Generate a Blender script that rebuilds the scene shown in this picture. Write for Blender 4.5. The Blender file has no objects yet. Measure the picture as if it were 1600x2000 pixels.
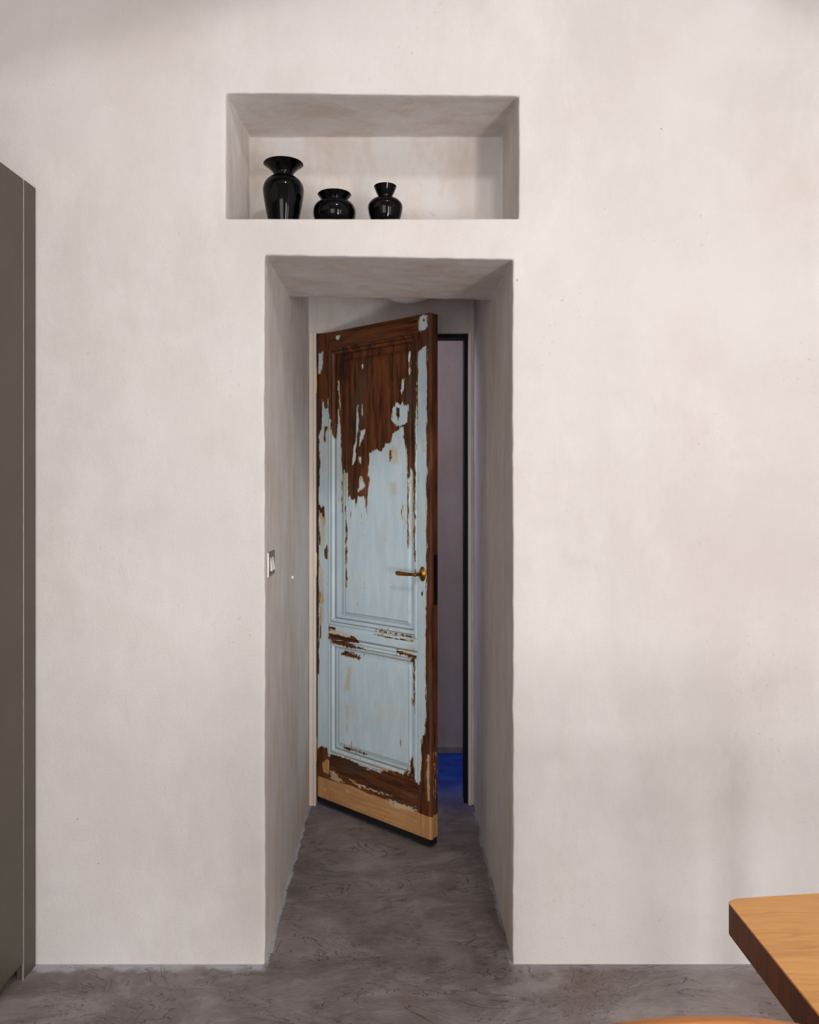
import bpy, bmesh, math, random
import numpy as np
from mathutils import Vector, noise, Matrix
sc = bpy.context.scene
COL = sc.collection
PI = math.pi
random.seed(4)

# ------------------------------------------------------------ camera
# metres; the big wall's face is y=0, the room is at y<0, the passage at y>0
cam = bpy.data.cameras.new('camera'); co = bpy.data.objects.new('camera', cam); COL.objects.link(co)
co.location = (0, -2.44, 1.438); co.rotation_euler = (PI/2, 0, 0)
cam.sensor_fit = 'VERTICAL'; cam.sensor_height = 36; cam.lens = 28.35
cam.shift_x = 25/2000; cam.shift_y = -45/2000
cam.clip_start = .02
sc.camera = co
sc.view_settings.view_transform = 'Standard'; sc.view_settings.look = 'None'
sc.view_settings.gamma = 1; sc.view_settings.use_curve_mapping = False
sc.view_settings.exposure = -0.07
# ------------------------------------------------------------ light
w = bpy.data.worlds.new('world'); sc.world = w; w.use_nodes = True
w.node_tree.nodes['Background'].inputs[0].default_value = (.8, .88, 1, 1)
w.node_tree.nodes['Background'].inputs[1].default_value = .02
def area(name, loc, target, sx, sy, power, col):
    l = bpy.data.lights.new(name, 'AREA'); l.shape = 'RECTANGLE'; l.size = sx; l.size_y = sy
    l.energy = power; l.color = col
    o = bpy.data.objects.new(name, l); COL.objects.link(o); o.location = loc
    d = Vector(target) - Vector(loc); o.rotation_euler = d.to_track_quat('-Z', 'Y').to_euler()
    return o
area('tall_window_light', (2.62, -6.3, 1.1), (2.62, 0, 1.1), .34, 2.0, 90, (.995, .995, .985))
area('low_window_light', (1.46, -3.5, .80), (-2.6, 0, 3.6),   .26, .50, 35, (.995, .995, .985))
area('high_window_light', (.85, -3.3, 4.15), (.1, 0, 1.8), .36, .28, 37, (.995, .995, .985))
area('wide_fill_light', (-.9, -6.3, 1.25), (-.9, 0, 1.2), 2.4, 2.1, 82, (.96, .985, 1))  # broad fill added behind the camera to lift the ambient light
area('side_fill_light', (3.42, -4.4, 1.15), (-4.0, -.5, 1.2), 1.5, 1.9, 44, (1, .995, .985))  # broad fill added on the right to brighten the left jamb
area('corridor_window_light', (-1.0, 1.60, 2.25), (.25, 1.75, 1.3), .4, .4, 11, (.74, .79, 1))

# ------------------------------------------------------------ node helpers
def lin(r, g, b):
    f = lambda c: ((c/255+.055)/1.055)**2.4 if c > 10 else c/255/12.92
    return (f(r), f(g), f(b), 1)
class NT:
    def __init__(s, name):
        s.m = bpy.data.materials.new(name); s.m.use_nodes = True
        s.t = s.m.node_tree; s.b = s.t.nodes['Principled BSDF']
    def n(s, typ, ins={}, **kw):
        x = s.t.nodes.new(typ)
        for k, v in kw.items(): setattr(x, k, v)
        for k, v in ins.items(): s.put(x.inputs[k], v)
        return x
    def put(s, sock, v):
        if isinstance(v, bpy.types.NodeSocket): s.t.links.new(v, sock)
        elif v is not None: sock.default_value = v
    def coord(s, which='Object'): return s.n('ShaderNodeTexCoord').outputs[which]
    def geo(s): return s.n('ShaderNodeNewGeometry').outputs['Position']
    def mapping(s, v, scale=(1, 1, 1), loc=(0, 0, 0), rot=(0, 0, 0)):
        return s.n('ShaderNodeMapping', {'Vector': v, 'Scale': scale, 'Location': loc, 'Rotation': rot}).outputs[0]
    def noise(s, v, scale, detail=4, rough=.55, dist=0):
        return s.n('ShaderNodeTexNoise', {'Vector': v, 'Scale': scale, 'Detail': detail, 'Roughness': rough, 'Distortion': dist}).outputs[0]
    def math(s, op, a, b=None, c=None, clamp=False):
        x = s.n('ShaderNodeMath', operation=op); x.use_clamp = clamp
        s.put(x.inputs[0], a)
        if b is not None: s.put(x.inputs[1], b)
        if c is not None: s.put(x.inputs[2], c)
        return x.outputs[0]
    def rng(s, v, a, b, c=0., d=1., smooth=True):
        x = s.n('ShaderNodeMapRange', {'Value': v, 'From Min': a, 'From Max': b, 'To Min': c, 'To Max': d})
        if smooth: x.interpolation_type = 'SMOOTHSTEP'
        return x.outputs[0]
    def mix(s, f, a, b, mode='MIX'):
        x = s.n('ShaderNodeMix', data_type='RGBA', blend_type=mode); x.clamp_factor = True
        s.put(x.inputs[0], f); s.put(x.inputs[6], a); s.put(x.inputs[7], b)
        return x.outputs[2]
    def attr(s, name): return s.n('ShaderNodeAttribute', attribute_name=name).outputs['Fac']
    def sep(s, v): return s.n('ShaderNodeSeparateXYZ', {0: v}).outputs
    def out(s, color=None, rough=None, metal=None, height=None, bump=.3, dist=.01, spec=None):
        if color is not None: s.put(s.b.inputs['Base Color'], color)
        if rough is not None: s.put(s.b.inputs['Roughness'], rough)
        if metal is not None: s.put(s.b.inputs['Metallic'], metal)
        if spec is not None: s.put(s.b.inputs['Specular IOR Level'], spec)
        if height is not None:
            bn = s.n('ShaderNodeBump', {'Height': height, 'Strength': bump, 'Distance': dist})
            s.put(s.b.inputs['Normal'], bn.outputs[0])
        return s.m

def mat_plaster(name, base, light, dark, contrast=1.0):
    t = NT(name); p = t.geo()
    big = t.noise(p, 1.3, 6, .6, .1)
    mid = t.noise(t.mapping(p, (1, 1, .55), (3, 1, 2)), 2.6, 8, .68, .15)
    stre = t.noise(t.mapping(p, (1.6, 1.6, .6), rot=(.2, .15, .3)), 4, 9, .72, .25)
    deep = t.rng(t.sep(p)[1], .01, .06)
    fine = t.noise(p, 55, 5, .6)
    c = t.mix(t.rng(big, .30, .68), dark, base)
    c = t.mix(t.math('MULTIPLY', t.rng(mid, .44, .75), .7), c, light)
    c = t.mix(t.math('MULTIPLY', t.rng(stre, .48, .75), .5*contrast), c, dark)
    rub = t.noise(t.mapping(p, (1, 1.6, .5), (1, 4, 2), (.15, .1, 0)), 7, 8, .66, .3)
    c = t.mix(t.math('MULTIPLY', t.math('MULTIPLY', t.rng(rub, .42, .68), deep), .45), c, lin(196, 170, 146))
    # pinkish and ochre clouds of the lime plaster
    c = t.mix(t.math('MULTIPLY', t.rng(t.noise(t.mapping(p, loc=(7, 3, 1)), 1.7, 5), .5, .75), .45), c, tuple(v*k for v, k in zip(dark, (1.0, .94, .88)))[:3]+(1,))
    # pits and flecks
    vor = t.n('ShaderNodeTexVoronoi', {'Vector': p, 'Scale': 11.0, 'Randomness': 1.0}).outputs['Distance']
    pit = t.math('MULTIPLY', t.rng(vor, .035, .02), t.rng(t.noise(p, 2.7), .56, .6))
    c = t.mix(t.math('MULTIPLY', pit, .6), c, lin(110, 95, 85))
    fl = t.math('MULTIPLY', t.rng(fine, .6, .7), t.rng(t.noise(t.mapping(p, loc=(1, 5, 2)), 2.2, 5), .52, .66))
    c = t.mix(t.math('MULTIPLY', fl, .3*contrast), c, lin(150, 138, 130))
    h = t.math('ADD', t.math('MULTIPLY', t.noise(p, 150, 3), .4), t.math('MULTIPLY', t.noise(t.mapping(p, (1, 1, .6)), 22, 5, .6, .5), .6))
    h = t.math('ADD', h, t.math('MULTIPLY', t.noise(p, 5, 4), 1.1))
    h = t.math('SUBTRACT', h, t.math('MULTIPLY', pit, .5))
    return t.out(c, .88, height=h, bump=.42, dist=.006, spec=.2)
M = {}
M['plaster'] = mat_plaster('lime_plaster', lin(216, 211, 209), lin(225, 221, 219), lin(206, 199, 196))
M['plaster_room'] = mat_plaster('room_plaster', lin(232, 226, 222), lin(236, 231, 227), lin(228, 221, 216), .5)
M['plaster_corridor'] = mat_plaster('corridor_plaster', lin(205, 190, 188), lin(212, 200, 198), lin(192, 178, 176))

def mat_floor():
    t = NT('trowelled_concrete'); p = t.geo(); s = t.sep(p)
    big = t.noise(p, 1.6, 7, .62, 1.0)
    mid = t.noise(t.mapping(p, (1, 1.6, 1), rot=(0, 0, .35)), 3.6, 10, .72, .5)
    fine = t.noise(t.mapping(p, (1.5, 3, 1), rot=(0, 0, -.3)), 12, 9, .75, .6)
    c = t.mix(t.rng(big, .35, .65), lin(118, 107, 105), lin(146, 136, 135))
    c = t.mix(t.math('MULTIPLY', t.rng(mid, .45, .66), .7), c, lin(172, 163, 163))
    c = t.mix(t.math('MULTIPLY', t.rng(mid, .46, .33), .65), c, lin(86, 76, 73))
    c = t.mix(t.math('MULTIPLY', t.rng(fine, .52, .7), .4), c, lin(176, 168, 168))
    c = t.mix(t.math('MULTIPLY', t.rng(t.noise(p, 2.6, 5), .55, .7), .4), c, lin(122, 94, 86))
    # trowel ridges: thin curved dark and light lines
    dist = t.noise(t.mapping(p, (1, 1.8, 1), (2, 5, 0)), 2.1, 5, .6, 1.2)
    ridge = t.math('ABSOLUTE', t.math('SUBTRACT', t.math('FRACT', t.math('MULTIPLY', dist, 13.0)), .5))
    rl = t.math('MULTIPLY', t.rng(ridge, .05, .0), t.rng(t.noise(p, 5), .44, .54))
    c = t.mix(t.math('MULTIPLY', rl, .42), c, lin(56, 49, 46))
    # white specks
    vor = t.n('ShaderNodeTexVoronoi', {'Vector': p, 'Scale': 13.0}).outputs['Distance']
    sp = t.math('MULTIPLY', t.rng(vor, .035, .02), t.rng(t.noise(p, 3.1), .5, .54))
    c = t.mix(t.math('MULTIPLY', sp, .7), c, lin(200, 196, 196))
    # pale plaster smear left along the foot of the walls
    wob = t.math('MULTIPLY', t.math('SUBTRACT', t.noise(p, 9, 5, .6), .42), .16)
    d_front = t.math('ABSOLUTE', s[1])
    outside = t.math('MAXIMUM', t.rng(s[0], -.385, -.41), t.rng(s[0], .34, .365))
    m1 = t.math('MULTIPLY', t.rng(t.math('SUBTRACT', d_front, wob), .035, .0), outside)
    left = t.rng(s[0], .3, -.3)
    m1 = t.math('MULTIPLY', m1, t.rng(left, 0, 1, .25, .8))
    inpass = t.rng(s[1], -.02, .01)
    m2 = t.math('MULTIPLY', t.rng(t.math('SUBTRACT', t.math('ABSOLUTE', t.math('ADD', s[0], .40)), t.math('MULTIPLY', wob, .28)), .011, .004), inpass)
    m3 = t.math('MULTIPLY', t.rng(t.math('SUBTRACT', t.math('ABSOLUTE', t.math('SUBTRACT', s[0], .352)), t.math('MULTIPLY', wob, .3)), .012, .003), inpass)
    m3 = t.math('MULTIPLY', m3, t.rng(t.noise(p, 5), .4, .6))
    m = t.math('MAXIMUM', m1, t.math('MAXIMUM', m2, t.math('MULTIPLY', m3, .8)))
    c = t.mix(t.math('MULTIPLY', m, .85), c, lin(200, 202, 212))
    # blue light on the floor beyond the door, painted into its colour
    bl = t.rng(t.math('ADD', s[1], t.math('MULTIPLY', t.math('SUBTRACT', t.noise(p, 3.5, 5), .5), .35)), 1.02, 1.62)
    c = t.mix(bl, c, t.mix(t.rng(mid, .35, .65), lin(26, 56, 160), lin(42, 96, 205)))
    h = t.math('ADD', t.math('MULTIPLY', mid, .8), t.math('MULTIPLY', fine, .35))
    h = t.math('SUBTRACT', h, t.math('MULTIPLY', rl, .45))
    rough = t.rng(mid, .3, .7, .42, .62)
    return t.out(c, rough, height=h, bump=.8, dist=.016, spec=.35)
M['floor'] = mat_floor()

def mat_door(name, vertical):
    """old pale blue paint over cream undercoat over brown pine; 'bare', 'sanded', 'cream' hold where paint has gone"""
    t = NT(name); p = t.coord('Object')
    st = (1, 1, .13) if vertical else (.13, 1, 1)
    rag = t.math('SUBTRACT', t.noise(t.mapping(p, st), 150, 4, .6), .5)
    rag2 = t.math('SUBTRACT', t.noise(p, 60, 4, .6), .5)
    f = t.math('ADD', t.attr('bare'), t.math('ADD', t.math('MULTIPLY', rag, .036), t.math('MULTIPLY', rag2, .010)))
    # chips and scratches near the worn borders
    chip = t.noise(t.mapping(p, st, (1, 2, 3)), 95, 3, .5)
    f = t.math('MAXIMUM', f, t.math('MULTIPLY', t.math('SUBTRACT', t.math('ADD', chip, t.math('MULTIPLY', t.attr('bare'), 1.2)), .70), .05))
    wood_m = t.rng(f, -.0004, .0004)
    edge_m = t.rng(f, -.0032, -.0012)
    # wood
    g = t.noise(t.mapping(p, (1, 1, .06) if vertical else (.06, 1, 1)), 90, 6, .65, .3)
    g2 = t.noise(t.mapping(p, (1, 1, .18) if vertical else (.18, 1, 1), (4, 4, 4)), 14, 5, .6, 1.0)
    wd = t.mix(t.rng(g, .35, .65), lin(48, 23, 10), lin(116, 62, 28))
    wd = t.mix(t.math('MULTIPLY', t.rng(g2, .42, .66), .55), wd, lin(128, 74, 40))
    wd = t.mix(t.math('MULTIPLY', t.rng(g2, .46, .33), .6), wd, lin(48, 30, 20))
    gh = t.noise(t.mapping(p, (1, 1, .05) if vertical else (.05, 1, 1), (9, 2, 1)), 60, 4, .6)
    wd = t.mix(t.math('MULTIPLY', t.math('MULTIPLY', t.rng(gh, .55, .75), t.rng(t.noise(p, 6), .40, .60)), .55), wd, lin(140, 128, 112))
    gy = t.noise(t.mapping(p, (1, 1, .3) if vertical else (.3, 1, 1), (3, 8, 1)), 8, 6, .65, .3)
    wd = t.mix(t.math('MULTIPLY', t.rng(gy, .5, .68), .6), wd, lin(84, 70, 58))
    kn = t.n('ShaderNodeTexVoronoi', {'Vector': t.mapping(p, (1, 1, .45) if vertical else (.45, 1, 1)), 'Scale': 9.0}).outputs['Distance']
    wd = t.mix(t.math('MULTIPLY', t.rng(kn, .09, .03), .8), wd, lin(30, 18, 12))
    wd = t.mix(t.math('MULTIPLY', t.rng(t.attr('groove'), 0, 1), .6), wd, lin(34, 20, 12))
    # sanded pale board
    sf = t.math('ADD', t.attr('sanded'), t.math('MULTIPLY', rag, .01))
    sw = t.mix(t.rng(g, .35, .7), lin(190, 138, 90), lin(214, 164, 112))
    sw = t.mix(t.math('MULTIPLY', t.rng(g2, .5, .7), .4), sw, lin(196, 150, 96))
    wd = t.mix(t.rng(sf, -.001, .001), wd, sw)
    cf = t.math('ADD', t.attr('cream'), t.math('ADD', t.math('MULTIPLY', rag, .045), t.math('MULTIPLY', rag2, .03)))
    cream = t.mix(t.rng(g, .3, .7), lin(196, 170, 128), lin(214, 194, 158))
    wd = t.mix(t.rng(cf, 0, .0015), wd, cream)
    # paint
    pn = t.noise(t.mapping(p, (1, 1, .2) if vertical else (.2, 1, 1)), 26, 6, .6, .4)
    pt = t.mix(t.rng(pn, .35, .68), lin(200, 222, 233), lin(214, 232, 240))
    pt = t.mix(t.math('MULTIPLY', t.rng(t.noise(p, 5.5, 5), .5, .72), .4), pt, lin(212, 212, 200))
    pt = t.mix(t.math('MULTIPLY', t.rng(gh, .6, .8), .3), pt, lin(150, 152, 146))
    dirt = t.math('MULTIPLY', t.rng(t.noise(p, 120, 3), .66, .72), t.rng(t.noise(p, 9), .5, .62))
    pt = t.mix(t.math('MULTIPLY', dirt, .6), pt, lin(96, 84, 72))
    pt = t.mix(t.math('MULTIPLY', t.rng(cf, -.010, .014), .6), pt, lin(206, 188, 152))
    pt = t.mix(t.math('MULTIPLY', t.rng(t.attr('groove'), 0, 1), .75), pt, lin(104, 84, 66))
    pt = t.mix(edge_m, pt, lin(196, 176, 140))
    c = t.mix(wood_m, pt, wd)
    h = t.math('ADD', t.math('MULTIPLY', wood_m, -.5), t.math('MULTIPLY', g, .25))
    return t.out(c, t.rng(wood_m, 0, 1, .5, .58), height=h, bump=.5, dist=.0015, spec=.3)
M['door_v'] = mat_door('peeling_paint_upright', True)
M['door_h'] = mat_door('peeling_paint_level', False)

def mat_simple(name, c1, c2, rough=.5, metal=0, scale=20, stretch=(1, 1, 1), bump=.1, spec=.5, lo=.35, hi=.65):
    t = NT(name); p = t.coord('Object')
    n = t.noise(t.mapping(p, stretch), scale, 5, .6, .3)
    return t.out(t.mix(t.rng(n, lo, hi), c1, c2), rough, metal, height=n, bump=bump, dist=.002, spec=spec)
M['vase'] = mat_simple('black_glazed_glass', lin(3, 3, 4), lin(5, 5, 7), .05, 0, 6, bump=.02, spec=.2)
M['brass'] = mat_simple('aged_brass', lin(120, 84, 28), lin(176, 130, 52), .32, 1, 40, bump=.15)
M['hinge'] = mat_simple('hinge_brass', lin(190, 160, 105), lin(214, 188, 135), .4, .8, 40)
M['black_iron'] = mat_simple('blackened_iron', lin(6, 6, 9), lin(11, 11, 16), .6, .0, 30, spec=.2)
M['seal'] = mat_simple('black_rubber', lin(8, 8, 9), lin(14, 14, 15), .7, 0, 30)
M['cabinet'] = mat_simple('taupe_lacquer', lin(74, 67, 56), lin(80, 72, 60), .45, .0, 3, bump=.01)
M['cabinet_edge'] = mat_simple('pale_aluminium_edge', lin(170, 168, 160), lin(184, 182, 174), .35, .5, 30)
M['kick'] = mat_simple('dark_plinth', lin(28, 25, 22), lin(36, 32, 28), .5, 0, 10)
M['trim_paint'] = mat_simple('casing_paint', lin(224, 208, 196), lin(232, 218, 206), .6, 0, 9, (1, 1, .2), .2)
M['switch_plate'] = mat_simple('bronze_plate', lin(92, 74, 56), lin(104, 84, 64), .3, .7, 60)
M['switch_rim'] = mat_simple('nickel_rim', lin(214, 206, 192), lin(226, 218, 206), .3, .3, 60)
M['ivory'] = mat_simple('ivory_plastic', lin(232, 226, 214), lin(240, 235, 224), .35, 0, 30)
M['shade'] = mat_simple('opal_glass', lin(222, 214, 210), lin(230, 222, 218), .3, 0, 10)
M['skirting'] = mat_simple('grey_skirting', lin(150, 136, 132), lin(165, 150, 146), .7, 0, 14)

def mat_oak(name, a, b, d, axis):
    t = NT(name); p = t.coord('Object')
    st = {'x': (.05, 1, 1), 'y': (1, .05, 1), 'z': (1, 1, .05)}[axis]
    st2 = {'x': (.22, 1, 1), 'y': (1, .22, 1), 'z': (1, 1, .22)}[axis]
    g = t.noise(t.mapping(p, st), 130, 6, .65, .2)
    g2 = t.noise(t.mapping(p, st2, (2, 1, 4)), 9, 6, .6, .8)
    ring = t.math('FRACT', t.math('MULTIPLY', t.noise(t.mapping(p, st2, (5, 1, 4)), 3.2, 3, .5, .3), 14.0))
    c = t.mix(t.rng(g, .3, .7), a, b)
    c = t.mix(t.math('MULTIPLY', t.rng(g2, .45, .68), .5), c, d)
    c = t.mix(t.math('MULTIPLY', t.rng(ring, .82, 1.0), .35), c, d)
    pore = t.noise(t.mapping(p, st, (1, 7, 1)), 300, 2, .5)
    c = t.mix(t.math('MULTIPLY', t.rng(pore, .62, .7), .5), c, d)
    return t.out(c, .42, height=g, bump=.15, dist=.001, spec=.4)
M['oak_top'] = mat_oak('oiled_oak', lin(212, 150, 80), lin(226, 166, 94), lin(178, 116, 56), 'x')
M['oak_edge'] = mat_oak('shaded_end_grain', lin(100, 50, 14), lin(124, 64, 18), lin(60, 28, 6), 'z')  # end grain, with the shade on the table's side painted into its darker tone
M['chair_wood'] = mat_oak('varnished_chair_wood', lin(164, 104, 56), lin(184, 120, 66), lin(112, 62, 30), 'x')

# ------------------------------------------------------------ object helpers
def link(name, bm, mat, parent=None, smooth=False, auto=None):
    me = bpy.data.meshes.new(name)
    bmesh.ops.recalc_face_normals(bm, faces=bm.faces[:])
    bm.to_mesh(me); bm.free()
    if mat is not None: me.materials.append(mat)
    if smooth: me.shade_smooth()
    if auto is not None:
        me.shade_smooth(); me.set_sharp_from_angle(angle=math.radians(auto))
    o = bpy.data.objects.new(name, me); COL.objects.link(o)
    if parent: o.parent = parent
    return o
def tag(o, label=None, cat=None, group=None, kind=None):
    for k, v in (('label', label), ('category', cat), ('group', group), ('kind', kind)):
        if v: o[k] = v
    return o
def empty(name, loc=(0, 0, 0), rz=0):
    o = bpy.data.objects.new(name, None); COL.objects.link(o); o.location = loc; o.rotation_euler = (0, 0, rz)
    o.empty_display_size = .1
    return o
def box(bm, x0, x1, y0, y1, z0, z1, bev=0, seg=2, mtx=None):
    v = [bm.verts.new(c) for c in ((x0, y0, z0), (x1, y0, z0), (x1, y1, z0), (x0, y1, z0), (x0, y0, z1), (x1, y0, z1), (x1, y1, z1), (x0, y1, z1))]
    f = [bm.faces.new([v[i] for i in q]) for q in ((0, 3, 2, 1), (4, 5, 6, 7), (0, 1, 5, 4), (1, 2, 6, 5), (2, 3, 7, 6), (3, 0, 4, 7))]
    if bev:
        es = list({e for q in f for e in q.edges})
        r = bmesh.ops.bevel(bm, geom=es, offset=bev, segments=seg, profile=.6, affect='EDGES')
        v = list({vv for q in r['faces'] for vv in q.verts} | {vv for vv in v if vv.is_valid})
    if mtx is not None:
        for vv in v: vv.co = mtx @ vv.co
    return v
def lathe(bm, prof, seg=64, cen=(0, 0, 0), mtx=None):
    rings = []
    for r, z in prof:
        if r < 1e-6: rings.append([bm.verts.new((0, 0, z))])
        else: rings.append([bm.verts.new((r*math.cos(2*PI*k/seg), r*math.sin(2*PI*k/seg), z)) for k in range(seg)])
    for a, b in zip(rings, rings[1:]):
        for k in range(seg):
            k2 = (k+1) % seg
            if len(a) == 1 and len(b) == 1: continue
            if len(a) == 1: bm.faces.new((a[0], b[k], b[k2]))
            elif len(b) == 1: bm.faces.new((a[k], b[0], a[k2]))
            else: bm.faces.new((a[k], b[k], b[k2], a[k2]))
    T = Matrix.Translation(cen) @ (mtx if mtx is not None else Matrix.Identity(4))
    for rg in rings:
        for vv in rg: vv.co = T @ vv.co
def spline(pts, n=8):
    """Catmull-Rom through profile points"""
    out = []
    P_ = [pts[0]] + list(pts) + [pts[-1]]
    for i in range(1, len(P_)-2):
        a, b, c, d = [np.array(q, float) for q in P_[i-1:i+3]]
        for k in range(n):
            s = k/n
            out.append(tuple(.5*((2*b)+(c-a)*s+(2*a-5*b+4*c-d)*s*s+(3*b-a-3*c+d)*s**3)))
    out.append(tuple(pts[-1]))
    return out
def tube(bm, pts, radii, seg=12, flat=1.0):
    rings = []
    for i, p in enumerate(pts):
        p = Vector(p); a = Vector(pts[max(i-1, 0)]); b = Vector(pts[min(i+1, len(pts)-1)])
        d = (b-a).normalized(); up = Vector((0, 0, 1)) if abs(d.z) < .9 else Vector((0, 1, 0))
        s = d.cross(up).normalized(); u = s.cross(d)
        r = radii[i] if isinstance(radii, (list, tuple)) else radii
        rings.append([bm.verts.new(p + r*(math.cos(2*PI*k/seg)*s*flat + math.sin(2*PI*k/seg)*u)) for k in range(seg)])
    for a, b in zip(rings, rings[1:]):
        for k in range(seg): bm.faces.new((a[k], a[(k+1) % seg], b[(k+1) % seg], b[k]))
    bm.faces.new(rings[0]); bm.faces.new(rings[-1][::-1])

# ------------------------------------------------------------ the thick plaster wall
def sub(brk, inside, fine, coarse):
    out = []
    for a, b in zip(brk, brk[1:]):
        st = fine if (a >= inside[0]-1e-6 and b <= inside[1]+1e-6) else coarse
        n = max(1, round((b-a)/st))
        out += [a+(b-a)*k/n for k in range(n)]
    return out+[brk[-1]]
XO0, XO1, ZO = -.40, .352, 2.140            # doorway
XN0, XN1, ZN0, ZN1, YN = -.518, .369, 2.256, 2.632, .298   # niche
YL, YD, ZC = .53, 1.23, 2.334                # lintel depth, door wall, passage ceiling
CEIL = 4.3
XS = sub([-3, -1.35, XN0, XO0, XO1, XN1, 1.45, 3.5], (-1.35, 1.45), .02, .3)
ZS = sub([0, ZO, ZN0, ZC, ZN1, 3.0, CEIL], (0, 3.0), .02, .3)
YS = sub([0, YN, YL, YD], (0, YD), .02, .02)
bm = bmesh.new(); vc = {}
def V(x, y, z):
    k = (round(x, 4), round(y, 4), round(z, 4))
    if k not in vc: vc[k] = bm.verts.new(k)
    return vc[k]
def quad(*c):
    try: bm.faces.new([V(*q) for q in c])
    except ValueError: pass
def rngs(L, a, b): return [(p, q) for p, q in zip(L, L[1:]) if p >= a-1e-4 and q <= b+1e-4]
for x0, x1 in zip(XS, XS[1:]):
    for z0, z1 in zip(ZS, ZS[1:]):
        xm, zm = (x0+x1)/2, (z0+z1)/2
        if XO0 < xm < XO1 and zm < ZO: continue
        if XN0 < xm < XN1 and ZN0 < zm < ZN1: continue
        quad((x0, 0, z0), (x1, 0, z0), (x1, 0, z1), (x0, 0, z1))
for y0, y1 in rngs(YS, 0, YN):              # niche
    for z0, z1 in rngs(ZS, ZN0, ZN1):
        for X in (XN0, XN1): quad((X, y0, z0), (X, y1, z0), (X, y1, z1), (X, y0, z1))
    for x0, x1 in rngs(XS, XN0, XN1):
        for Z in (ZN0, ZN1): quad((x0, y0, Z), (x1, y0, Z), (x1, y1, Z), (x0, y1, Z))
for x0, x1 in rngs(XS, XN0, XN1):
    for z0, z1 in rngs(ZS, ZN0, ZN1): quad((x0, YN, z0), (x1, YN, z0), (x1, YN, z1), (x0, YN, z1))
for y0, y1 in rngs(YS, 0, YD):              # jambs
    for z0, z1 in rngs(ZS, 0, ZC):
        if z0 >= ZO-1e-4 and y1 <= YL+1e-4: continue
        for X in (XO0, XO1): quad((X, y0, z0), (X, y1, z0), (X, y1, z1), (X, y0, z1))
    for x0, x1 in rngs(XS, XO0, XO1):
        Z = ZO if y1 <= YL+1e-4 else ZC
        quad((x0, y0, Z), (x1, y0, Z), (x1, y1, Z), (x0, y1, Z))
for x0, x1 in rngs(XS, XO0, XO1):
    for z0, z1 in rngs(ZS, ZO, ZC): quad((x0, YL, z0), (x1, YL, z0), (x1, YL, z1), (x0, YL, z1))
bmesh.ops.recalc_face_normals(bm, faces=bm.faces[:])
# rounded arrises, then the slight waver of hand-laid plaster
es = [e for e in bm.edges if len(e.link_faces) == 2 and e.link_faces[0].normal.angle(e.link_faces[1].normal) > .8]
bmesh.ops.bevel(bm, geom=es, offset=.0055, segments=3, profile=.5, affect='EDGES', clamp_overlap=True)
for v in bm.verts:
    c = v.co
    if c.y > .003 and ZN0-.02 < c.z < ZN1+.02 and c.y < YN+.01 and XN0-.01 < c.x < XN1+.01 and not (c.y > YL-.01):
        k = min(1, c.y/YN)
        if c.x < XN0+.02: c.x += .019*k
        if c.x > XN1-.02: c.x -= .008*k
    if c.y < .02 and abs(c.z-ZN1) < .012 and XN0-.02 < c.x < XN1+.02: c.z += .003-.007*(c.x-XN0)/(XN1-XN0)
    if c.y < YL+.02 and abs(c.z-ZO) < .012 and XO0-.02 < c.x < XO1+.02: c.z += .006-.013*(c.x-XO0)/(XO1-XO0)
    if abs(c.x) < 2 and .02 < c.z < 3.1:
        a = Vector((c.x*2.3, c.y*2.3, c.z*2.3)); b = Vector((c.x*22, c.y*22, c.z*22))
        d = noise.noise_vector(a)*.0028 + noise.noise_vector(b)*.0019
        if ZN0-.01 < c.z < ZN0+.01 and XN0 < c.x < XN1: d.z *= .15
        v.co = c + d
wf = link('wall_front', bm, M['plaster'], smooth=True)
tag(wf, 'thick pale pinkish lime-plaster wall with the niche over the deep doorway', 'wall', kind='structure')

def slab(name, x0, x1, y0, y1, z0, z1, mat, label, cat='wall'):
    b = bmesh.new(); box(b, x0, x1, y0, y1, z0, z1)
    return tag(link(name, b, mat), label, cat, kind='structure')
slab('floor', -3.1, 3.6, -6.6, 2.2, -.12, 0, M['floor'], 'grey trowelled concrete floor with blue light painted in beyond the old door', 'floor')
slab('wall_left', -3.1, -3, -6.5, 0, 0, CEIL, M['plaster_room'], 'pale plaster side wall behind the tall cabinet')
slab('wall_right', 3.5, 3.6, -6.5, 0, 0, CEIL, M['plaster_room'], 'pale plaster side wall beyond the dining table')
slab('wall_rear', -3.1, 3.6, -6.6, -6.5, 0, CEIL, M['plaster_room'], 'pale plaster wall facing the niche wall')
slab('ceiling', -3.1, 3.6, -6.6, 0, CEIL, CEIL+.1, M['plaster_room'], 'high pale plaster ceiling of the room', 'ceiling')
# unseen arch above the picture, added and shaped to shade the wall's top
b = bmesh.new(); rows = []
for k in range(61):
    x = -3+6.5*k/60
    z = 3.44 - (.27*max(0, .55-x)**1.05 if x < .55 else .55*(x-.55)**2)
    z = max(2.75, z)
    rows.append([b.verts.new((x, y, zz)) for y, zz in ((-1.0, z), (-1.0, CEIL), (-.75, CEIL), (-.75, z))])
for a, c in zip(rows, rows[1:]):
    for k in range(4): b.faces.new((a[k], a[(k+1) % 4], c[(k+1) % 4], c[k]))
b.faces.new(rows[0]); b.faces.new(rows[-1][::-1])
tag(link('shade_arch', b, M['plaster_room'], auto=40), 'unseen plaster arch added under the ceiling to shade the top of the niche wall', 'arch', kind='structure')
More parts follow.
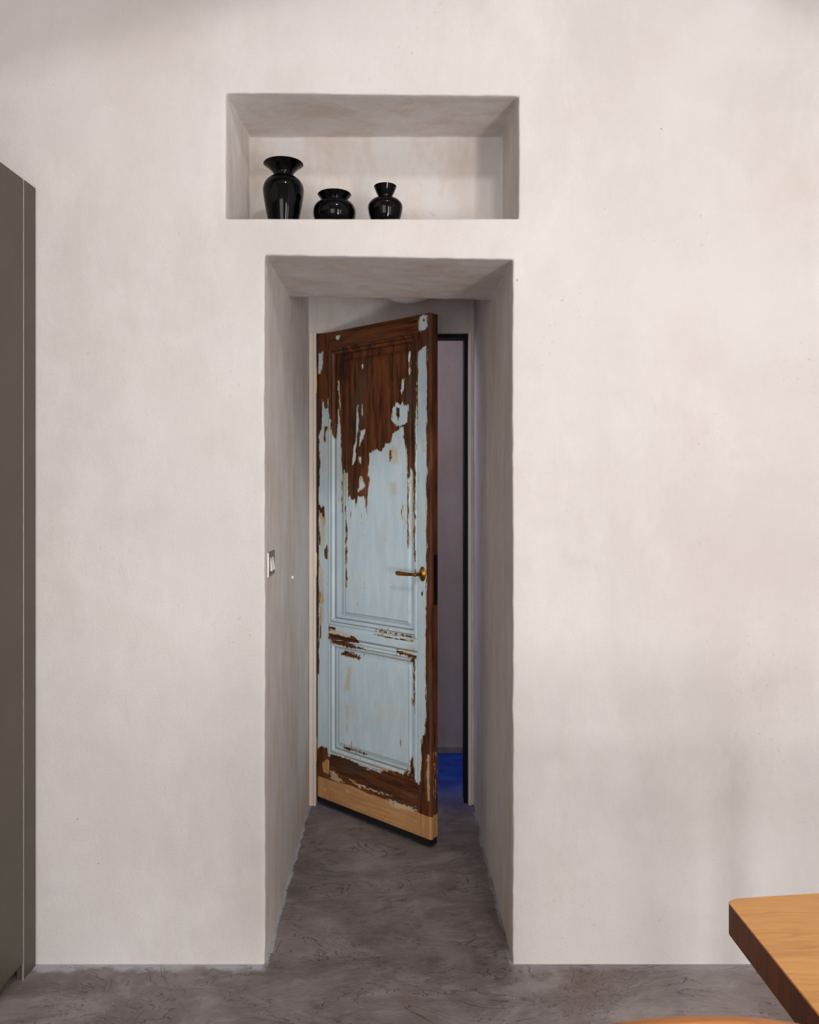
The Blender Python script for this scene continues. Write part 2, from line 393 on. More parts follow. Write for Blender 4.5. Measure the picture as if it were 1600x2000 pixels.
# wall that holds the door: left pier, right pier, head over the opening
OX0, OX1, OZ = -.366, .326, 2.147
b = bmesh.new()
for c in ((-1.3, OX0, 1.23, 1.34, 0, 2.6), (OX1, 1.2, 1.23, 1.34, 0, 2.6), (OX0, OX1, 1.23, 1.34, OZ, 2.6)): box(b, *c, bev=.002)
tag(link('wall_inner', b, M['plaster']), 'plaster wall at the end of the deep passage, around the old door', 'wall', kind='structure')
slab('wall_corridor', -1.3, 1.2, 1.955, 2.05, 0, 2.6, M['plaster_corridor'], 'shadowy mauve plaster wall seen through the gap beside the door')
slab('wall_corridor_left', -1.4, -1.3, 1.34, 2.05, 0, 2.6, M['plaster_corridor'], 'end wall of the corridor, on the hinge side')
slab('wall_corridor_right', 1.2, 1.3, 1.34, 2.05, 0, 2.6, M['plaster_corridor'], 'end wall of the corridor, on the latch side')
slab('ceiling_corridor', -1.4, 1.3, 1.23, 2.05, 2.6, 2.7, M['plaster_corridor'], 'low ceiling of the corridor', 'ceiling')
b = bmesh.new(); box(b, -1.3, 1.2, 1.943, 1.957, 0, .036, .003)
tag(link('baseboard_corridor', b, M['skirting']), 'low grey skirting along the foot of the corridor wall', 'baseboard', kind='structure')
# painted casing strip on the hinge side with one groove
b = bmesh.new()
box(b, -.3985, -.379, 1.219, 1.2302, 0, 2.148, .002); box(b, -.378, -.3665, 1.216, 1.2302, 0, 2.148, .002)
tag(link('trim_1', b, M['trim_paint']), 'narrow painted casing strip beside the door hinges', 'trim', kind='structure')
b = bmesh.new(); box(b, OX1+.001, .3385, 1.220, 1.2302, 0, 2.150, .003)
tag(link('trim_2', b, M['trim_paint']), 'narrow casing strip on the latch side of the doorway', 'trim', kind='structure')
b = bmesh.new()
box(b, .3085, OX1, 1.250, 1.325, 0, OZ, .002); box(b, OX0, .3085, 1.250, 1.325, 2.129, OZ, .002); box(b, OX0, -.352, 1.285, 1.325, 0, 2.129, .002)
fr = tag(link('trim_3', b, M['black_iron']), 'thin black metal door frame lining the opening', 'trim', kind='structure')
b = bmesh.new(); box(b, .3062, .3088, 1.262, 1.283, 1.0, 1.19, .0008)
link('strike_plate', b, M['black_iron'], fr)

# wear pattern of the old door, outlines in centimetres from the hinge edge and above the floor
BARE = [
    [(-6.0,220.3),(68.5,217.4),(68.5,199.6),(66.1,201.5),(62.6,200.1),(61.1,198.7),(60.8,180.6),(60.1,162.6),(60.1,141.7),(58.4,141.7),(56.8,146.7),(55.6,147.2),(54.4,158.2),(52.8,165.1),(53.1,169.3),(50.3,169.4),(50.4,168.3),(46.2,166.8),(45.5,163.1),(42.3,162.8),(40.0,159.8),(37.4,160.6),(32.7,159.3),(31.6,142.6),(30.6,140.6),(19.4,140.6),(19.4,151.4),(17.3,148.4),(14.8,150.9),(14.0,164.4),(13.5,175.3),(12.2,179.4),(11.5,165.0),(9.4,169.6),(9.1,175.6),(7.8,180.5),(5.5,179.8),(4.4,181.9),(3.4,184.3),(2.9,171.4),(1.7,169.9),(1.0,167.4),(2.1,154.7),(1.0,144.5),(-2.9,141.4)],
    [(19.4,149.1),(32.7,149.0),(32.7,146.6),(31.6,142.3),(31.2,133.2),(30.3,138.4),(29.2,144.2),(27.2,142.8),(26.1,143.2),(24.7,135.9),(23.8,139.8),(22.3,138.8),(20.9,140.8)],
    [(66.0,225.2),(73.7,223.8),(73.7,146.8),(70.3,146.8),(72.6,67.4),(65.5,66.2),(65.3,84.1),(65.7,115.5)],
    [(58.1,149.6),(60.0,149.6),(59.6,113.3),(59.0,115.1),(58.5,128.7),(59.0,133.3)],
    [(54.9,149.7),(55.4,149.7),(55.3,119.5),(54.9,119.5)],
    [(-0.6,150.4),(1.0,150.3),(1.0,59.7),(-0.6,59.5)],
    [(1.0,136.9),(3.3,135.1),(4.4,137.2),(5.2,132.1),(5.0,128.3),(3.9,127.0),(3.5,131.1),(2.1,130.5),(1.4,132.0)],
    [(1.0,125.4),(2.4,121.9),(2.1,118.8),(1.0,118.3)],
    [(4.8,115.9),(6.4,119.0),(7.2,117.1),(7.0,112.0),(5.2,112.4)],
    [(1.4,96.9),(2.9,97.6),(4.2,93.6),(3.3,91.5),(1.1,92.3)],
    [(2.0,90.4),(2.7,90.4),(2.5,76.2),(1.7,76.1)],
    [(18.0,137.3),(18.9,126.5),(18.7,100.4),(18.2,100.4)],
    [(14.4,147.2),(15.3,147.2),(15.0,133.3),(14.6,133.3)],
    [(7.6,82.1),(12.2,82.4),(11.9,80.6),(7.6,80.1)],
    [(7.6,79.4),(21.6,78.9),(22.3,79.8),(25.1,79.1),(28.6,77.1),(21.6,76.9),(7.6,76.9)],
    [(8.9,76.8),(23.0,76.4),(31.3,75.0),(21.6,74.2),(10.7,75.2)],
    [(15.1,70.6),(17.3,72.3),(27.9,71.2),(26.5,69.9),(19.4,70.2)],
    [(56.2,74.4),(59.7,74.8),(59.5,67.1),(58.7,66.9),(58.4,72.3)],
    [(36.0,82.3),(48.4,82.2),(58.4,82.1),(48.4,81.9),(36.0,82.0)],
    [(40.0,84.2),(59.6,84.1),(59.6,83.7),(40.0,83.9)],
    [(49.7,77.5),(60.2,76.2),(60.2,75.2),(49.7,76.1)],
    [(-2.9,24.0),(2.9,27.2),(6.7,26.9),(7.5,23.6),(11.1,25.6),(22.3,25.7),(27.9,24.3),(40.0,24.3),(41.3,26.5),(46.5,26.6),(53.1,26.6),(53.8,28.8),(55.9,26.6),(55.8,32.5),(56.5,33.8),(59.3,31.4),(59.7,25.2),(61.9,24.4),(63.0,31.9),(63.2,43.6),(65.0,46.2),(65.5,54.9),(65.2,77.2),(70.3,77.9),(70.3,-0.1),(-2.9,-12.4)],
    [(15.5,29.3),(20.9,30.0),(30.6,29.5),(25.1,29.0),(15.9,28.9)],
    [(58.9,71.8),(59.5,71.9),(59.5,53.7),(58.9,55.9)],
    [(56.7,58.2),(57.2,57.8),(57.3,54.7),(56.8,55.5)],
]
PATCH = [
    [(0.8,205.1),(4.0,205.8),(3.7,199.7),(2.1,195.8),(0.6,196.5)],
    [(61.7,213.3),(63.8,213.9),(66.1,213.4),(66.1,208.6),(64.4,207.3),(62.6,207.2),(61.5,207.9)],
    [(12.4,212.0),(15.0,212.0),(15.0,210.2),(13.7,209.4),(12.4,210.3)],
    [(46.4,177.6),(49.0,179.9),(50.8,178.5),(52.2,179.9),(52.8,178.0),(55.2,178.4),(55.0,171.0),(51.6,169.8),(48.4,169.8),(45.9,172.5)],
    [(50.9,184.2),(52.2,189.1),(53.0,189.0),(52.8,184.5),(51.6,183.2)],
    [(25.4,180.4),(25.9,180.9),(26.5,173.6),(25.1,164.4),(24.4,159.1),(24.0,155.2),(22.3,154.3),(23.0,162.6),(24.4,164.5)],
    [(28.2,180.2),(28.9,180.4),(28.6,175.4),(28.0,175.4)],
    [(26.5,157.6),(27.9,157.5),(27.7,154.6),(26.5,154.7)],
    [(27.5,151.3),(28.6,148.3),(29.9,144.5),(25.8,142.5),(26.5,146.9)],
    [(11.8,192.4),(12.4,192.3),(13.7,181.3),(13.1,179.3),(11.9,186.9)],
    [(7.2,185.8),(7.6,185.7),(7.8,180.7),(7.3,180.7)],
    [(55.5,199.8),(55.9,199.7),(56.0,190.6),(55.6,190.6)],
    [(28.6,197.4),(29.2,197.5),(29.2,195.6),(28.6,195.7)],
    [(27.2,169.2),(30.6,169.5),(29.2,165.7),(26.5,162.4)],
    [(56.2,152.4),(58.1,149.2),(58.4,146.9),(58.5,133.3),(58.1,115.1),(55.6,114.9),(55.4,146.9)],
    [(26.5,147.1),(29.6,147.1),(29.8,144.7),(27.9,144.5),(26.8,142.8)],
    [(12.2,26.5),(29.2,26.6),(42.6,25.7),(40.0,25.0),(27.9,25.3),(21.6,25.8),(12.2,25.8)],
]
HOLE = [
    [(48.9,177.6),(50.3,176.8),(50.4,174.0),(49.6,172.9),(48.7,174.1)],
    [(44.6,160.1),(45.9,159.9),(45.9,156.6),(44.9,155.2)],
    [(4.0,172.1),(6.7,171.7),(6.4,170.2),(5.4,169.8),(5.8,165.2),(4.8,165.0),(4.6,169.8)],
    [(52.5,169.3),(55.0,170.5),(54.7,165.1),(53.1,165.1)],
    [(64.1,211.6),(64.5,211.5),(64.5,211.1),(64.1,211.2)],
    [(63.0,102.5),(63.7,102.6),(63.8,101.0),(63.3,100.9)],
    [(66.7,205.2),(67.5,205.1),(67.5,204.0),(66.7,204.1)],
]
SANDED = [
    [(1.7,13.3),(8.5,13.4),(21.6,14.3),(33.3,13.6),(43.9,13.8),(49.7,12.5),(60.8,13.3),(68.5,13.1),(70.3,-0.1),(-2.9,-12.4),(-2.9,12.8)],
    [(66.1,37.1),(67.2,37.8),(67.2,19.5),(66.3,19.2)],
    [(3.3,19.8),(7.0,22.7),(8.1,21.5),(7.8,15.8),(4.0,16.0)],
]
CREAM = [
    [(8.1,18.2),(11.5,17.7),(15.5,15.7),(18.0,14.4),(14.4,14.2),(8.1,14.4),(9.4,15.7)],
    [(20.3,16.7),(27.9,16.3),(34.3,16.0),(32.7,15.1),(26.5,15.0),(25.1,15.6)],
    [(34.7,15.9),(46.5,16.3),(45.9,15.6),(36.0,15.3)],
    [(42.6,13.4),(46.5,14.5),(60.7,14.5),(60.7,13.1),(49.7,11.8)],
    [(66.1,37.1),(66.9,37.7),(67.0,20.3),(66.4,19.3),(65.9,29.0)],
    [(2.5,8.2),(5.9,8.8),(5.9,7.6),(3.3,7.4)],
    [(18.7,11.3),(22.3,11.8),(20.9,10.4)],
    [(8.5,81.1),(21.6,81.1),(20.9,79.3),(12.2,79.2),(8.5,79.0)],
    [(53.1,78.9),(59.6,80.0),(59.6,76.8),(54.1,77.2)],
    [(15.5,149.2),(17.3,152.1),(19.4,150.1),(19.4,141.3),(18.0,137.3),(15.9,141.3)],
    [(55.9,148.3),(58.1,146.9),(58.3,133.3),(57.8,121.4),(55.9,122.3)],
    [(18.0,48.9),(19.8,49.2),(19.4,36.8),(18.0,36.6)],
    [(19.4,66.3),(21.6,66.7),(21.2,54.9),(16.6,54.1)],
    [(1.7,133.1),(5.9,129.6),(5.2,119.0),(2.9,114.8),(2.1,118.8)],
    [(1.4,110.7),(4.0,106.8),(4.8,84.1),(2.1,81.2)],
    [(45.2,146.1),(48.4,147.0),(48.4,141.4),(45.9,140.9)],
    [(12.2,27.4),(40.0,27.2),(52.8,27.9),(40.0,25.5),(26.5,25.7)],
    [(31.3,75.0),(56.5,73.9),(55.9,72.9),(31.3,73.8)],
    [(61.7,212.2),(62.5,212.1),(62.6,207.5),(61.7,207.8)],
    [(63.5,164.2),(64.7,164.2),(64.7,158.3),(63.7,158.4)],
    [(45.9,161.3),(49.7,161.1),(49.7,154.6),(46.5,154.7)],
]
# ------------------------------------------------------------ the old door
# leaf coordinates: x from the hinges along the leaf, y into its thickness, z up
def sdist(polys, U, Z, warp=True):
    """signed distance (metres, positive inside) to the union of polygons given in centimetres"""
    best = np.full(U.shape, -9.0)
    for pl in polys:
        a = np.array(pl)/100.0; n = len(a)
        lo = a.min(0)-.06; hi = a.max(0)+.06
        m = (U > lo[0]) & (U < hi[0]) & (Z > lo[1]) & (Z < hi[1])
        if not m.any(): continue
        u = U[m]; z = Z[m]; d = np.full(u.shape, 9.0); ins = np.zeros(u.shape, bool)
        for i in range(n):
            x0, y0 = a[i]; x1, y1 = a[(i+1) % n]
            ex, ey = x1-x0, y1-y0; L = ex*ex+ey*ey+1e-12
            t = np.clip(((u-x0)*ex+(z-y0)*ey)/L, 0, 1)
            d = np.minimum(d, np.hypot(u-x0-t*ex, z-y0-t*ey))
            cr = ((y0 > z) != (y1 > z)) & (u < ex*(z-y0)/(ey+(1e-12 if ey >= 0 else -1e-12))+x0)
            ins ^= cr
        s = np.where(ins, d, -d)
        best[m] = np.maximum(best[m], s)
    return np.clip(best, -.06, .06)
def wear(o, groove=None):
    me = o.data; n = len(me.vertices); c = np.empty(n*3); me.vertices.foreach_get('co', c); c = c.reshape(-1, 3)
    U, Z = c[:, 0], c[:, 2]
    f = sdist(BARE, U, Z)
    f = np.minimum(f, -sdist(PATCH, U, Z))
    f = np.maximum(f, sdist(HOLE, U, Z))
    back = c[:, 1] > .02
    for nm, val in (('bare', f), ('sanded', sdist(SANDED, U, Z)), ('cream', sdist(CREAM, U, Z)), ('groove', groove(U, Z) if groove else np.zeros(n))):
        at = me.attributes.new(nm, 'FLOAT', 'POINT'); at.data.foreach_set('value', val.astype(np.float32))
LW, Z0, Z1, TH = .679, .040, 2.140, .050
HX, HY = -.3613, 1.23
door = empty('door_1', (HX, HY, 0), -math.radians(43))
tag(door, 'tall half-open panelled door of brown wood with peeling pale blue paint', 'door', kind='structure')
def smooth(t): t = np.clip(t, 0, 1); return t*t*(3-2*t)
def plate(name, u0, u1, z0, z1, mat, y_front=0.0, y_back=TH, h=None, groove=None, du=.004, dz=.007, parent=door, bev=.0015):
    nu = max(2, round((u1-u0)/du)); nz = max(2, round((z1-z0)/dz))
    us = np.linspace(u0, u1, nu+1); zs = np.linspace(z0, z1, nz+1)
    UU, ZZ = np.meshgrid(us, zs, indexing='ij')
    Y = np.full(UU.shape, y_front) if h is None else y_front + h(UU, ZZ)
    if bev:
        e = np.minimum(np.minimum(UU-u0, u1-UU), np.minimum(ZZ-z0, z1-ZZ)); Y = Y + bev*(e < 1e-6)
    V_ = [(float(UU[i, j]), float(Y[i, j]), float(ZZ[i, j])) for i in range(nu+1) for j in range(nz+1)]
    id_ = lambda i, j: i*(nz+1)+j
    F = [(id_(i, j), id_(i+1, j), id_(i+1, j+1), id_(i, j+1)) for i in range(nu) for j in range(nz)]
    ring = [id_(i, 0) for i in range(nu+1)]+[id_(nu, j) for j in range(1, nz+1)]+[id_(i, nz) for i in range(nu-1, -1, -1)]+[id_(0, j) for j in range(nz-1, 0, -1)]
    base = len(V_); V_ += [(V_[k][0], y_back, V_[k][2]) for k in ring]; n = len(ring)
    F += [(ring[(k+1) % n], ring[k], base+k, base+(k+1) % n) for k in range(n)]
    F.append(tuple(base+k for k in range(n)))
    me = bpy.data.meshes.new(name); me.from_pydata(V_, [], F); me.materials.append(mat)
    o = bpy.data.objects.new(name, me); COL.objects.link(o); o.parent = parent
    me.shade_smooth(); me.set_sharp_from_angle(angle=math.radians(35))
    wear(o, groove)
    return o
UA, UB = .077, .607                      # inner edges of the stiles
ZB, ZM0, ZM1, ZT = .250, .762, .833, 2.066
plate('stile', 0, UA, Z0, Z1, M['door_v'])
def lead_h(U, Z):                        # shallow rounding and bead line near the leading edge
    return .005*smooth((U-.672)/.007)
plate('stile', UB, LW, Z0, Z1, M['door_v'], h=lead_h, du=.0025, y_back=.0165)
plate('stile_rebate', UB, LW-.006, Z0, Z1, M['door_v'], y_front=.0241, y_back=TH)
b = bmesh.new(); box(b, UB+.002, LW-.016, .0160, .0245, Z0+.002, Z1-.002); o_ = link('core', b, M['door_v'], door); wear(o_)
plate('rail', UA, UB, ZT, Z1, M['door_h'])
def mid_h(U, Z):                         # moulded lock rail: a flat with a bead and fine reeds at its lower edge
    k = (Z-ZM0)/(ZM1-ZM0)
    return -.006*np.exp(-((k-.10)/.09)**2) + .003*np.exp(-((k-.24)/.03)**2) + .0022*np.exp(-((k-.93)/.03)**2)
plate('rail', UA, UB, ZM0, ZM1, M['door_h'], h=mid_h, dz=.0025, groove=lambda U, Z: np.exp(-(((Z-ZM0)/(ZM1-ZM0)-.25)/.05)**2))
plate('rail', UA, UB, Z0, ZB, M['door_h'], h=lambda U, Z: .0015*np.exp(-((Z-.137+.0)/.002)**2))
def panel(z0, z1, ml, mr, mb, mt, mould):
    """moulding runs round the opening (sub-part of the panel), then a sunk border, a bevel and the raised field"""
    W_ = mould
    def h(U, Z):
        d = np.minimum.reduce([(U-UA-W_)/ml, (UB-W_-U)/mr, (Z-z0-W_)/mb, (z1-W_-Z)/mt])
        return .017 - .0105*smooth((d-.50)/.42) + .0015*np.exp(-((d-.97)/.035)**2)
    def gr(U, Z):
        d = np.minimum.reduce([(U-UA-W_)/ml, (UB-W_-U)/mr, (Z-z0-W_)/mb, (z1-W_-Z)/mt])
        return np.exp(-((d-.99)/.03)**2)*.9 + np.exp(-(d/.06)**2)*.8
    p = plate('panel', UA, UB, z0, z1, M['door_v'], h=h, groove=gr, dz=.006, y_back=.032, bev=0)
    # mitred ovolo moulding
    prof = [(0, .001), (.002, -.0035), (.006, -.005), (.010, -.0045), (.0125, -.001), (.0135, .002), (.016, .001), (.021, .001), (.0245, .0035), (.0275, .008), (.029, .012), (.030, .0175)]
    prof = [(a*W_/.030, y) for a, y in prof]
    bm = bmesh.new(); rows = []
    nz = max(4, round((z1-z0)/.008)); nu = round((UB-UA)/.008)
    for off, y in prof:
        a0, a1, b0, b1 = UA+off, UB-off, z0+off, z1-off
        pts = [(a0+(a1-a0)*k/nu, b0) for k in range(nu)]+[(a1, b0+(b1-b0)*k/nz) for k in range(nz)]+[(a1-(a1-a0)*k/nu, b1) for k in range(nu)]+[(a0, b1-(b1-b0)*k/nz) for k in range(nz)]
        rows.append([bm.verts.new((x, y, z)) for x, z in pts])
    for a, c in zip(rows, rows[1:]):
        for k in range(len(a)): bm.faces.new((a[k], a[(k+1) % len(a)], c[(k+1) % len(a)], c[k]))
    m = link('moulding', bm, M['door_v'], p, auto=28)
    wear(m, lambda U, Z: np.exp(-((np.minimum.reduce([U-UA, UB-U, Z-z0, z1-Z])-.45*W_)/.0016)**2)+np.exp(-((np.minimum.reduce([U-UA, UB-U, Z-z0, z1-Z])-W_)/.0016)**2))
panel(ZM1, ZT, .072, .024, .030, .045, .030)
panel(ZB, ZM0, .036, .022, .030, .020, .030)
# lever handle on an oval rose
b = bmesh.new(); R90 = Matrix.Rotation(PI/2, 4, 'X')
OV = Matrix.Diagonal((.62, 1, 1, 1))
def flat_oval(prof, cen, sx):
    lathe(b, prof, 40, cen, R90 @ Matrix.Diagonal((sx, 1, 1, 1)))
rose_c = (.636, 0, 1.097)
flat_oval([(0, .0125), (.009, .0125), (.013, .010), (.020, .0055), (.027, .0035), (.0295, .0015), (.0295, 0), (0, 0)], rose_c, .62)
handle = link('handle', b, M['brass'], door, smooth=True); handle['label'] = 'aged brass lever on an oval rose'
b = bmesh.new()
lathe(b, [(0, .052), (.0070, .051), (.0082, .046), (.0075, .040), (.0062, .034), (.0085, .026), (.0075, .012), (0, .012)], 32, rose_c, R90)
link('spindle', b, M['brass'], handle, smooth=True)
b = bmesh.new()
pts = [(.636, -.046, 1.097), (.622, -.047, 1.097), (.600, -.048, 1.0965), (.575, -.049, 1.0965), (.552, -.049, 1.097), (.540, -.049, 1.0972), (.534, -.049, 1.0972)]
tube(b, pts, [.0066, .0060, .0068, .0080, .0092, .0088, .0045], 20, .6)
link('lever', b, M['brass'], handle, smooth=True)
b = bmesh.new()
for dz in (.023, -.023): lathe(b, [(0, .0062), (.0018, .0055), (.0024, .003), (0, .003)], 12, (.636, 0, 1.097+dz), R90)
link('screw', b, M['black_iron'], handle, smooth=True)
b = bmesh.new()
lathe(b, [(0, .0010), (.0042, .0010), (.0046, 0), (0, 0)], 20, (.633, 0, 1.019), R90)
box(b, .6306, .6354, -.001, .0002, 1.009, 1.019, .0004)
link('keyhole', b, M['kick'], door)
# mortise lock face plate let into the leading edge
b = bmesh.new()
zc0, zc1, yc = .972, 1.176, .0362
ring = [(yc+.0095*math.cos(a), zc1-.0095+.0095*math.sin(a)) for a in np.linspace(0, PI, 13)]+[(yc+.0095*math.cos(a), zc0+.0095+.0095*math.sin(a)) for a in np.linspace(PI, 2*PI, 13)]
f0 = [b.verts.new((LW-.0063, y, z)) for y, z in ring]; f1 = [b.verts.new((LW-.0035, y, z)) for y, z in ring]
b.faces.new(f1); b.faces.new(f0[::-1])
for k in range(len(ring)): b.faces.new((f0[k], f0[(k+1) % len(ring)], f1[(k+1) % len(ring)], f1[k]))
lock = link('lock_plate', b, M['black_iron'], door)
b = bmesh.new(); box(b, LW-.004, LW+.001, yc-.005, yc+.005, 1.085, 1.115, .001)
link('latch_bolt', b, M['black_iron'], lock)
for z in (1.931, 1.094, .256):
    b = bmesh.new()
    tube(b, [(-.0035, -.003, z-.052), (-.0035, -.003, z+.052)], .0042, 14)
    for e in (-.054, .054): lathe(b, [(0, -.002), (.0036, -.0016), (.0036, .0016), (0, .003)], 12, (-.0035, -.003, z+e))
    h_ = link('hinge', b, M['hinge'], door, auto=40); h_['label'] = 'brass barrel hinge'
b = bmesh.new(); box(b, .004, LW-.006, .004, TH-.004, .014, .041, .002)
link('draught_seal', b, M['seal'], door)
b = bmesh.new()
for u, z, r in ((.152, 2.095, .008),): lathe(b, [(0, .0012), (r*.3, .0012), (r*.32, 0), (0, 0)], 16, (u, 0, z), R90)
link('nail_hole', b, M['kick'], door)

# ------------------------------------------------------------ vases in the niche
def vase(x, y, prof, label):
    pr = spline(prof, 7)
    top = pr[-1]
    # lip, then the inner wall back down
    inner = [(top[0]-.0008, top[1]+.0012), (top[0]-.0025, top[1]+.0004)]
    neck = min((r, z) for r, z in pr if z > .45*top[1])
    inner += [(max(.003, neck[0]-.003), neck[1]+.004), (neck[0]*.9, neck[1]-.012), (neck[0]*1.1, neck[1]-.03), (0, .02)]
    b = bmesh.new()
    lathe(b, [(0, 0)]+pr+inner, 96, (x, y, ZN0))
    return tag(link('vase', b, M['vase'], auto=50), label, 'vase')
vase(-.3567, .10, [(.038, 0), (.043, .006), (.0505, .036), (.059, .080), (.0640, .116), (.0625, .134), (.055, .149), (.044, .159), (.0335, .1635), (.0313, .1675), (.0322, .175), (.038, .184), (.050, .195), (.0625, .2045)],
     'tallest black glazed vase, baluster shaped with a wide flared rim, in the wall niche')
vase(-.196, .10, [(.036, 0), (.050, .008), (.062, .026), (.0672, .048), (.065, .066), (.056, .079), (.043, .0848), (.0395, .0868), (.0400, .091), (.0455, .099), (.0528, .1085)],
     'squat round black vase with a wide short rim, between its two neighbours in the niche')
vase(-.0362, .10, [(.028, 0), (.038, .012), (.049, .038), (.0545, .064), (.0525, .078), (.041, .0905), (.0245, .0955), (.0213, .0985), (.0222, .104), (.0288, .117), (.0358, .134)],
     'smallest black vase, narrow necked with a cup-shaped mouth, nearest the empty half of the niche')

# ------------------------------------------------------------ switch and plug on the left reveal
sw = empty('light_switch', (-.4015, .108, 1.203), 0)
tag(sw, 'bronze double light switch with two ivory rockers on the doorway reveal', 'light switch')
b = bmesh.new(); box(b, 0, .0068, -.063, .063, -.038, .038, .0016, 3)
link('plate', b, M['switch_plate'], sw)
b = bmesh.new(); box(b, .001, .0072, -.0650, -.0618, -.038, .038, .0010)
r_ = link('rim', b, M['switch_rim'], sw); r_['label'] = 'pale metal rim'
for yy in (-.026, .014):
    b = bmesh.new()
    prof = [(.0062, .022), (.0080, .019), (.0150, -.017), (.0140, -.0205), (.0062, -.022)]
    a_ = [b.verts.new((p_[0], yy-.0095*(.55 if p_[1] > .02 else 1), p_[1])) for p_ in prof]
    c_ = [b.verts.new((p_[0], yy+.0095*(.55 if p_[1] > .02 else 1), p_[1])) for p_ in prof]
    b.faces.new(a_); b.faces.new(c_[::-1])
    for k in range(5): b.faces.new((a_[k], a_[(k+1) % 5], c_[(k+1) % 5], c_[k]))
    bmesh.ops.bevel(b, geom=b.edges[:], offset=.0012, segments=2, affect='EDGES')
    link('rocker', b, M['ivory'], sw, auto=40)
b = bmesh.new()
lathe(b, [(0, .011), (.004, .0105), (.0062, .008), (.0066, .004), (.005, 0), (0, 0)], 20, (-.4005, .614, 1.103), Matrix.Rotation(PI/2, 4, 'Y'))
tag(link('wall_plug', b, M['ivory'], smooth=True), 'tiny white plug stuck in the plaster deeper in the doorway than the switch', 'wall plug')

# ------------------------------------------------------------ ceiling lamp in the passage
lamp = empty('ceiling_lamp', (.045, .90, ZC))
tag(lamp, 'unlit round opal ceiling lamp just showing under the doorway lintel', 'ceiling lamp')
b = bmesh.new(); lathe(b, [(0, 0), (.095, 0), (.095, -.018), (0, -.018)], 48)
link('base', b, M['switch_rim'], lamp, auto=40)
b = bmesh.new()
lathe(b, [(.150*math.cos(a), -.018-.105*math.sin(a)) for a in np.linspace(0, PI/2, 18)][:-1]+[(0, -.123)], 64)
link('lamp_shade', b, M['shade'], lamp, smooth=True)

# ------------------------------------------------------------ tall cabinet at the left
cab = empty('tall_cabinet', (-1.089, -.006, 0), -math.radians(2.7))
tag(cab, 'tall dark taupe kitchen cabinet with smooth handleless fronts', 'cabinet')
H = 2.345
b = bmesh.new(); box(b, -.60, -.022, -1.60, -.045, .05, H-.001, .001); link('body', b, M['cabinet'], cab)
b = bmesh.new(); box(b, -.0215, 0, -.072, -.002, 0, H, .0012); fp = link('side_panel', b, M['cabinet'], cab)
b = bmesh.new(); box(b, -.004, .0008, -.0755, -.0725, 0, H-.0015, .0005); e_ = link('edge_strip', b, M['cabinet_edge'], fp); e_['label'] = 'thin pale edge strip'
for k in range(3):
    y1 = -.0765-.508*k
    b = bmesh.new(); box(b, -.021, 0, y1-.505, y1, .052, H-.0005, .0015); link('door', b, M['cabinet'], cab)
b = bmesh.new(); box(b, -.58, -.055, -1.58, -.09, 0, .051); link('plinth', b, M['kick'], cab)

# ------------------------------------------------------------ dining table
tab = empty('dining_table', (1.05, -1.55, 0))
tag(tab, 'dining table with thick oiled oak top and rounded corner', 'table')
out = []
cx, cy, r = .5525, -1.0865, .012
outl = [(cx, -2.05), (cx, cy-r*1.4)]
for a in np.linspace(0, 1, 7):           # rounded corner between the long side and the slightly bowed end
    p0, p1, p2 = Vector((cx, cy-r*1.4)), Vector((cx, cy)), Vector((cx+r*1.4, cy+.001))
    q = p0.lerp(p1, a).lerp(p1.lerp(p2, a), a)
    if a > 0: outl.append((q.x, q.y))
for a in np.linspace(0, 1, 14)[1:]:      # bowed end
    x = cx+.017+a*.90; outl.append((x, cy+.0012+.036*math.sin(a*PI)*1.0 if a < 1 else cy))
outl += [(cx+.925, cy-.012), (cx+.925, -2.05)]
b = bmesh.new(); zt, zb = .750, .6975
vt = [b.verts.new((x-1.05, y+1.55, zt)) for x, y in outl]; vb = [b.verts.new((x-1.05, y+1.55, zb)) for x, y in outl]
tf = b.faces.new(vt); bf = b.faces.new(vb[::-1])
side = [b.faces.new((vb[k], vb[(k+1) % len(vb)], vt[(k+1) % len(vb)], vt[k])) for k in range(len(vb))]
for f in side: f.material_index = 1
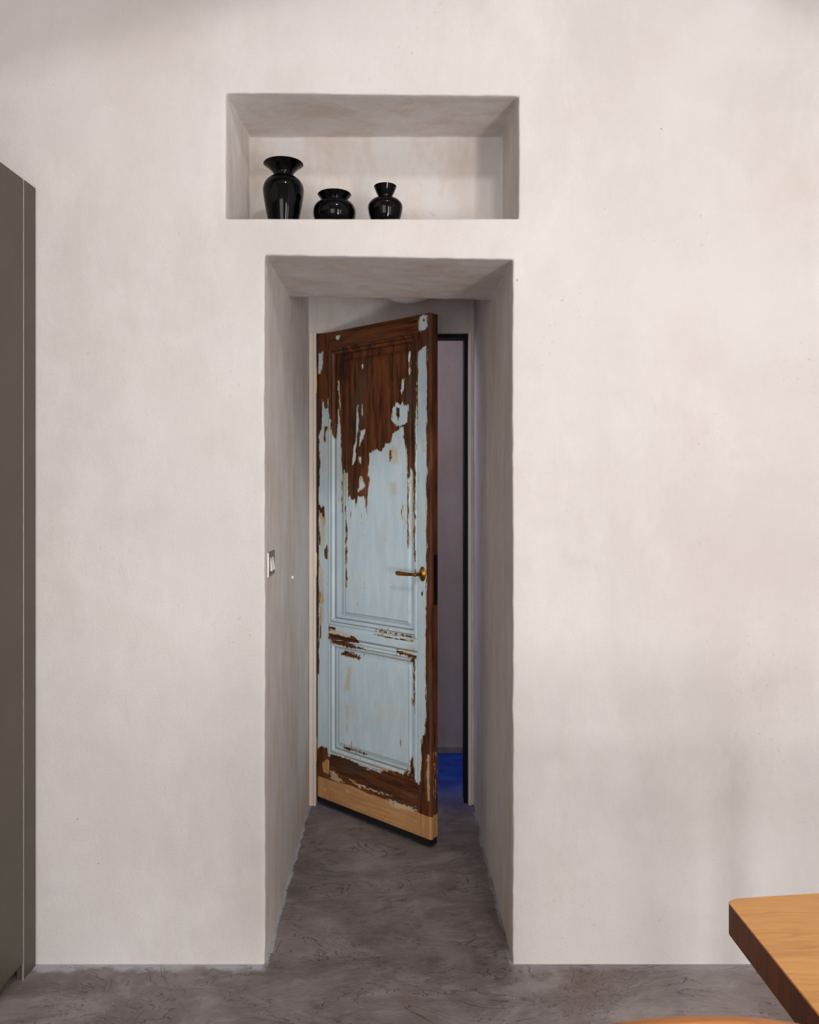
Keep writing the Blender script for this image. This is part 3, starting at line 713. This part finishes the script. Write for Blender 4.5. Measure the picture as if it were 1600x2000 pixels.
bmesh.ops.bevel(b, geom=[e for e in b.edges if e in tf.edges], offset=.0022, segments=2, affect='EDGES', material=0)
top = link('tabletop', b, M['oak_top'], tab, auto=40); top.data.materials.append(M['oak_edge'])
for sx in (-.30, .30):
    for sy in (-.36, .24):
        b = bmesh.new()
        box(b, sx-.03, sx+.03, sy-.03, sy+.03, 0, .6975, .004)
        link('leg', b, M['oak_top'], tab)

# ------------------------------------------------------------ chair whose top rail peeps into the frame
ch = empty('dining_chair', (.387, -1.45, 0), 0)
tag(ch, 'wooden dining chair with a curved top rail, tucked beside the oak table', 'chair')
def arch(u): return .7875-.034*(abs(u)/.158)**2.2
b = bmesh.new(); n = 40; rows = []
for k in range(n+1):
    u = -.158+.316*k/n; zt = arch(u); bend = .022*(u/.158)**2
    hgt = .085*(1-.25*(abs(u)/.158)**3)
    row = []
    for dy, dz in ((-.010, -hgt), (-.012, -hgt*.5), (-.0115, -.008), (-.008, -.002), (-.003, 0), (.004, 0), (.009, -.002), (.0115, -.008), (.012, -hgt*.5), (.010, -hgt)):
        row.append(b.verts.new((u, dy+bend, zt+dz)))
    rows.append(row)
for a, c in zip(rows, rows[1:]):
    for k in range(10): b.faces.new((a[k], a[(k+1) % 10], c[(k+1) % 10], c[k]))
b.faces.new(rows[0]); b.faces.new(rows[-1][::-1])
link('top_rail', b, M['chair_wood'], ch, auto=50)
for s in (-1, 1):
    b = bmesh.new(); tube(b, [(s*.140, .0, 0), (s*.143, .01, .42), (s*.140, .016, .60), (s*.136, .016, .72)], [.012, .017, .015, .012], 14)
    link('leg', b, M['chair_wood'], ch, smooth=True)
    b = bmesh.new(); tube(b, [(s*.145, .40, 0), (s*.142, .385, .43)], [.012, .017], 14)
    link('leg', b, M['chair_wood'], ch, smooth=True)
b = bmesh.new(); box(b, -.160, .160, .005, .42, .43, .452, .009, 3)
link('seat', b, M['chair_wood'], ch, auto=40)
b = bmesh.new(); box(b, -.13, .13, .010, .022, .55, .60, .004)
link('back_slat', b, M['chair_wood'], ch)
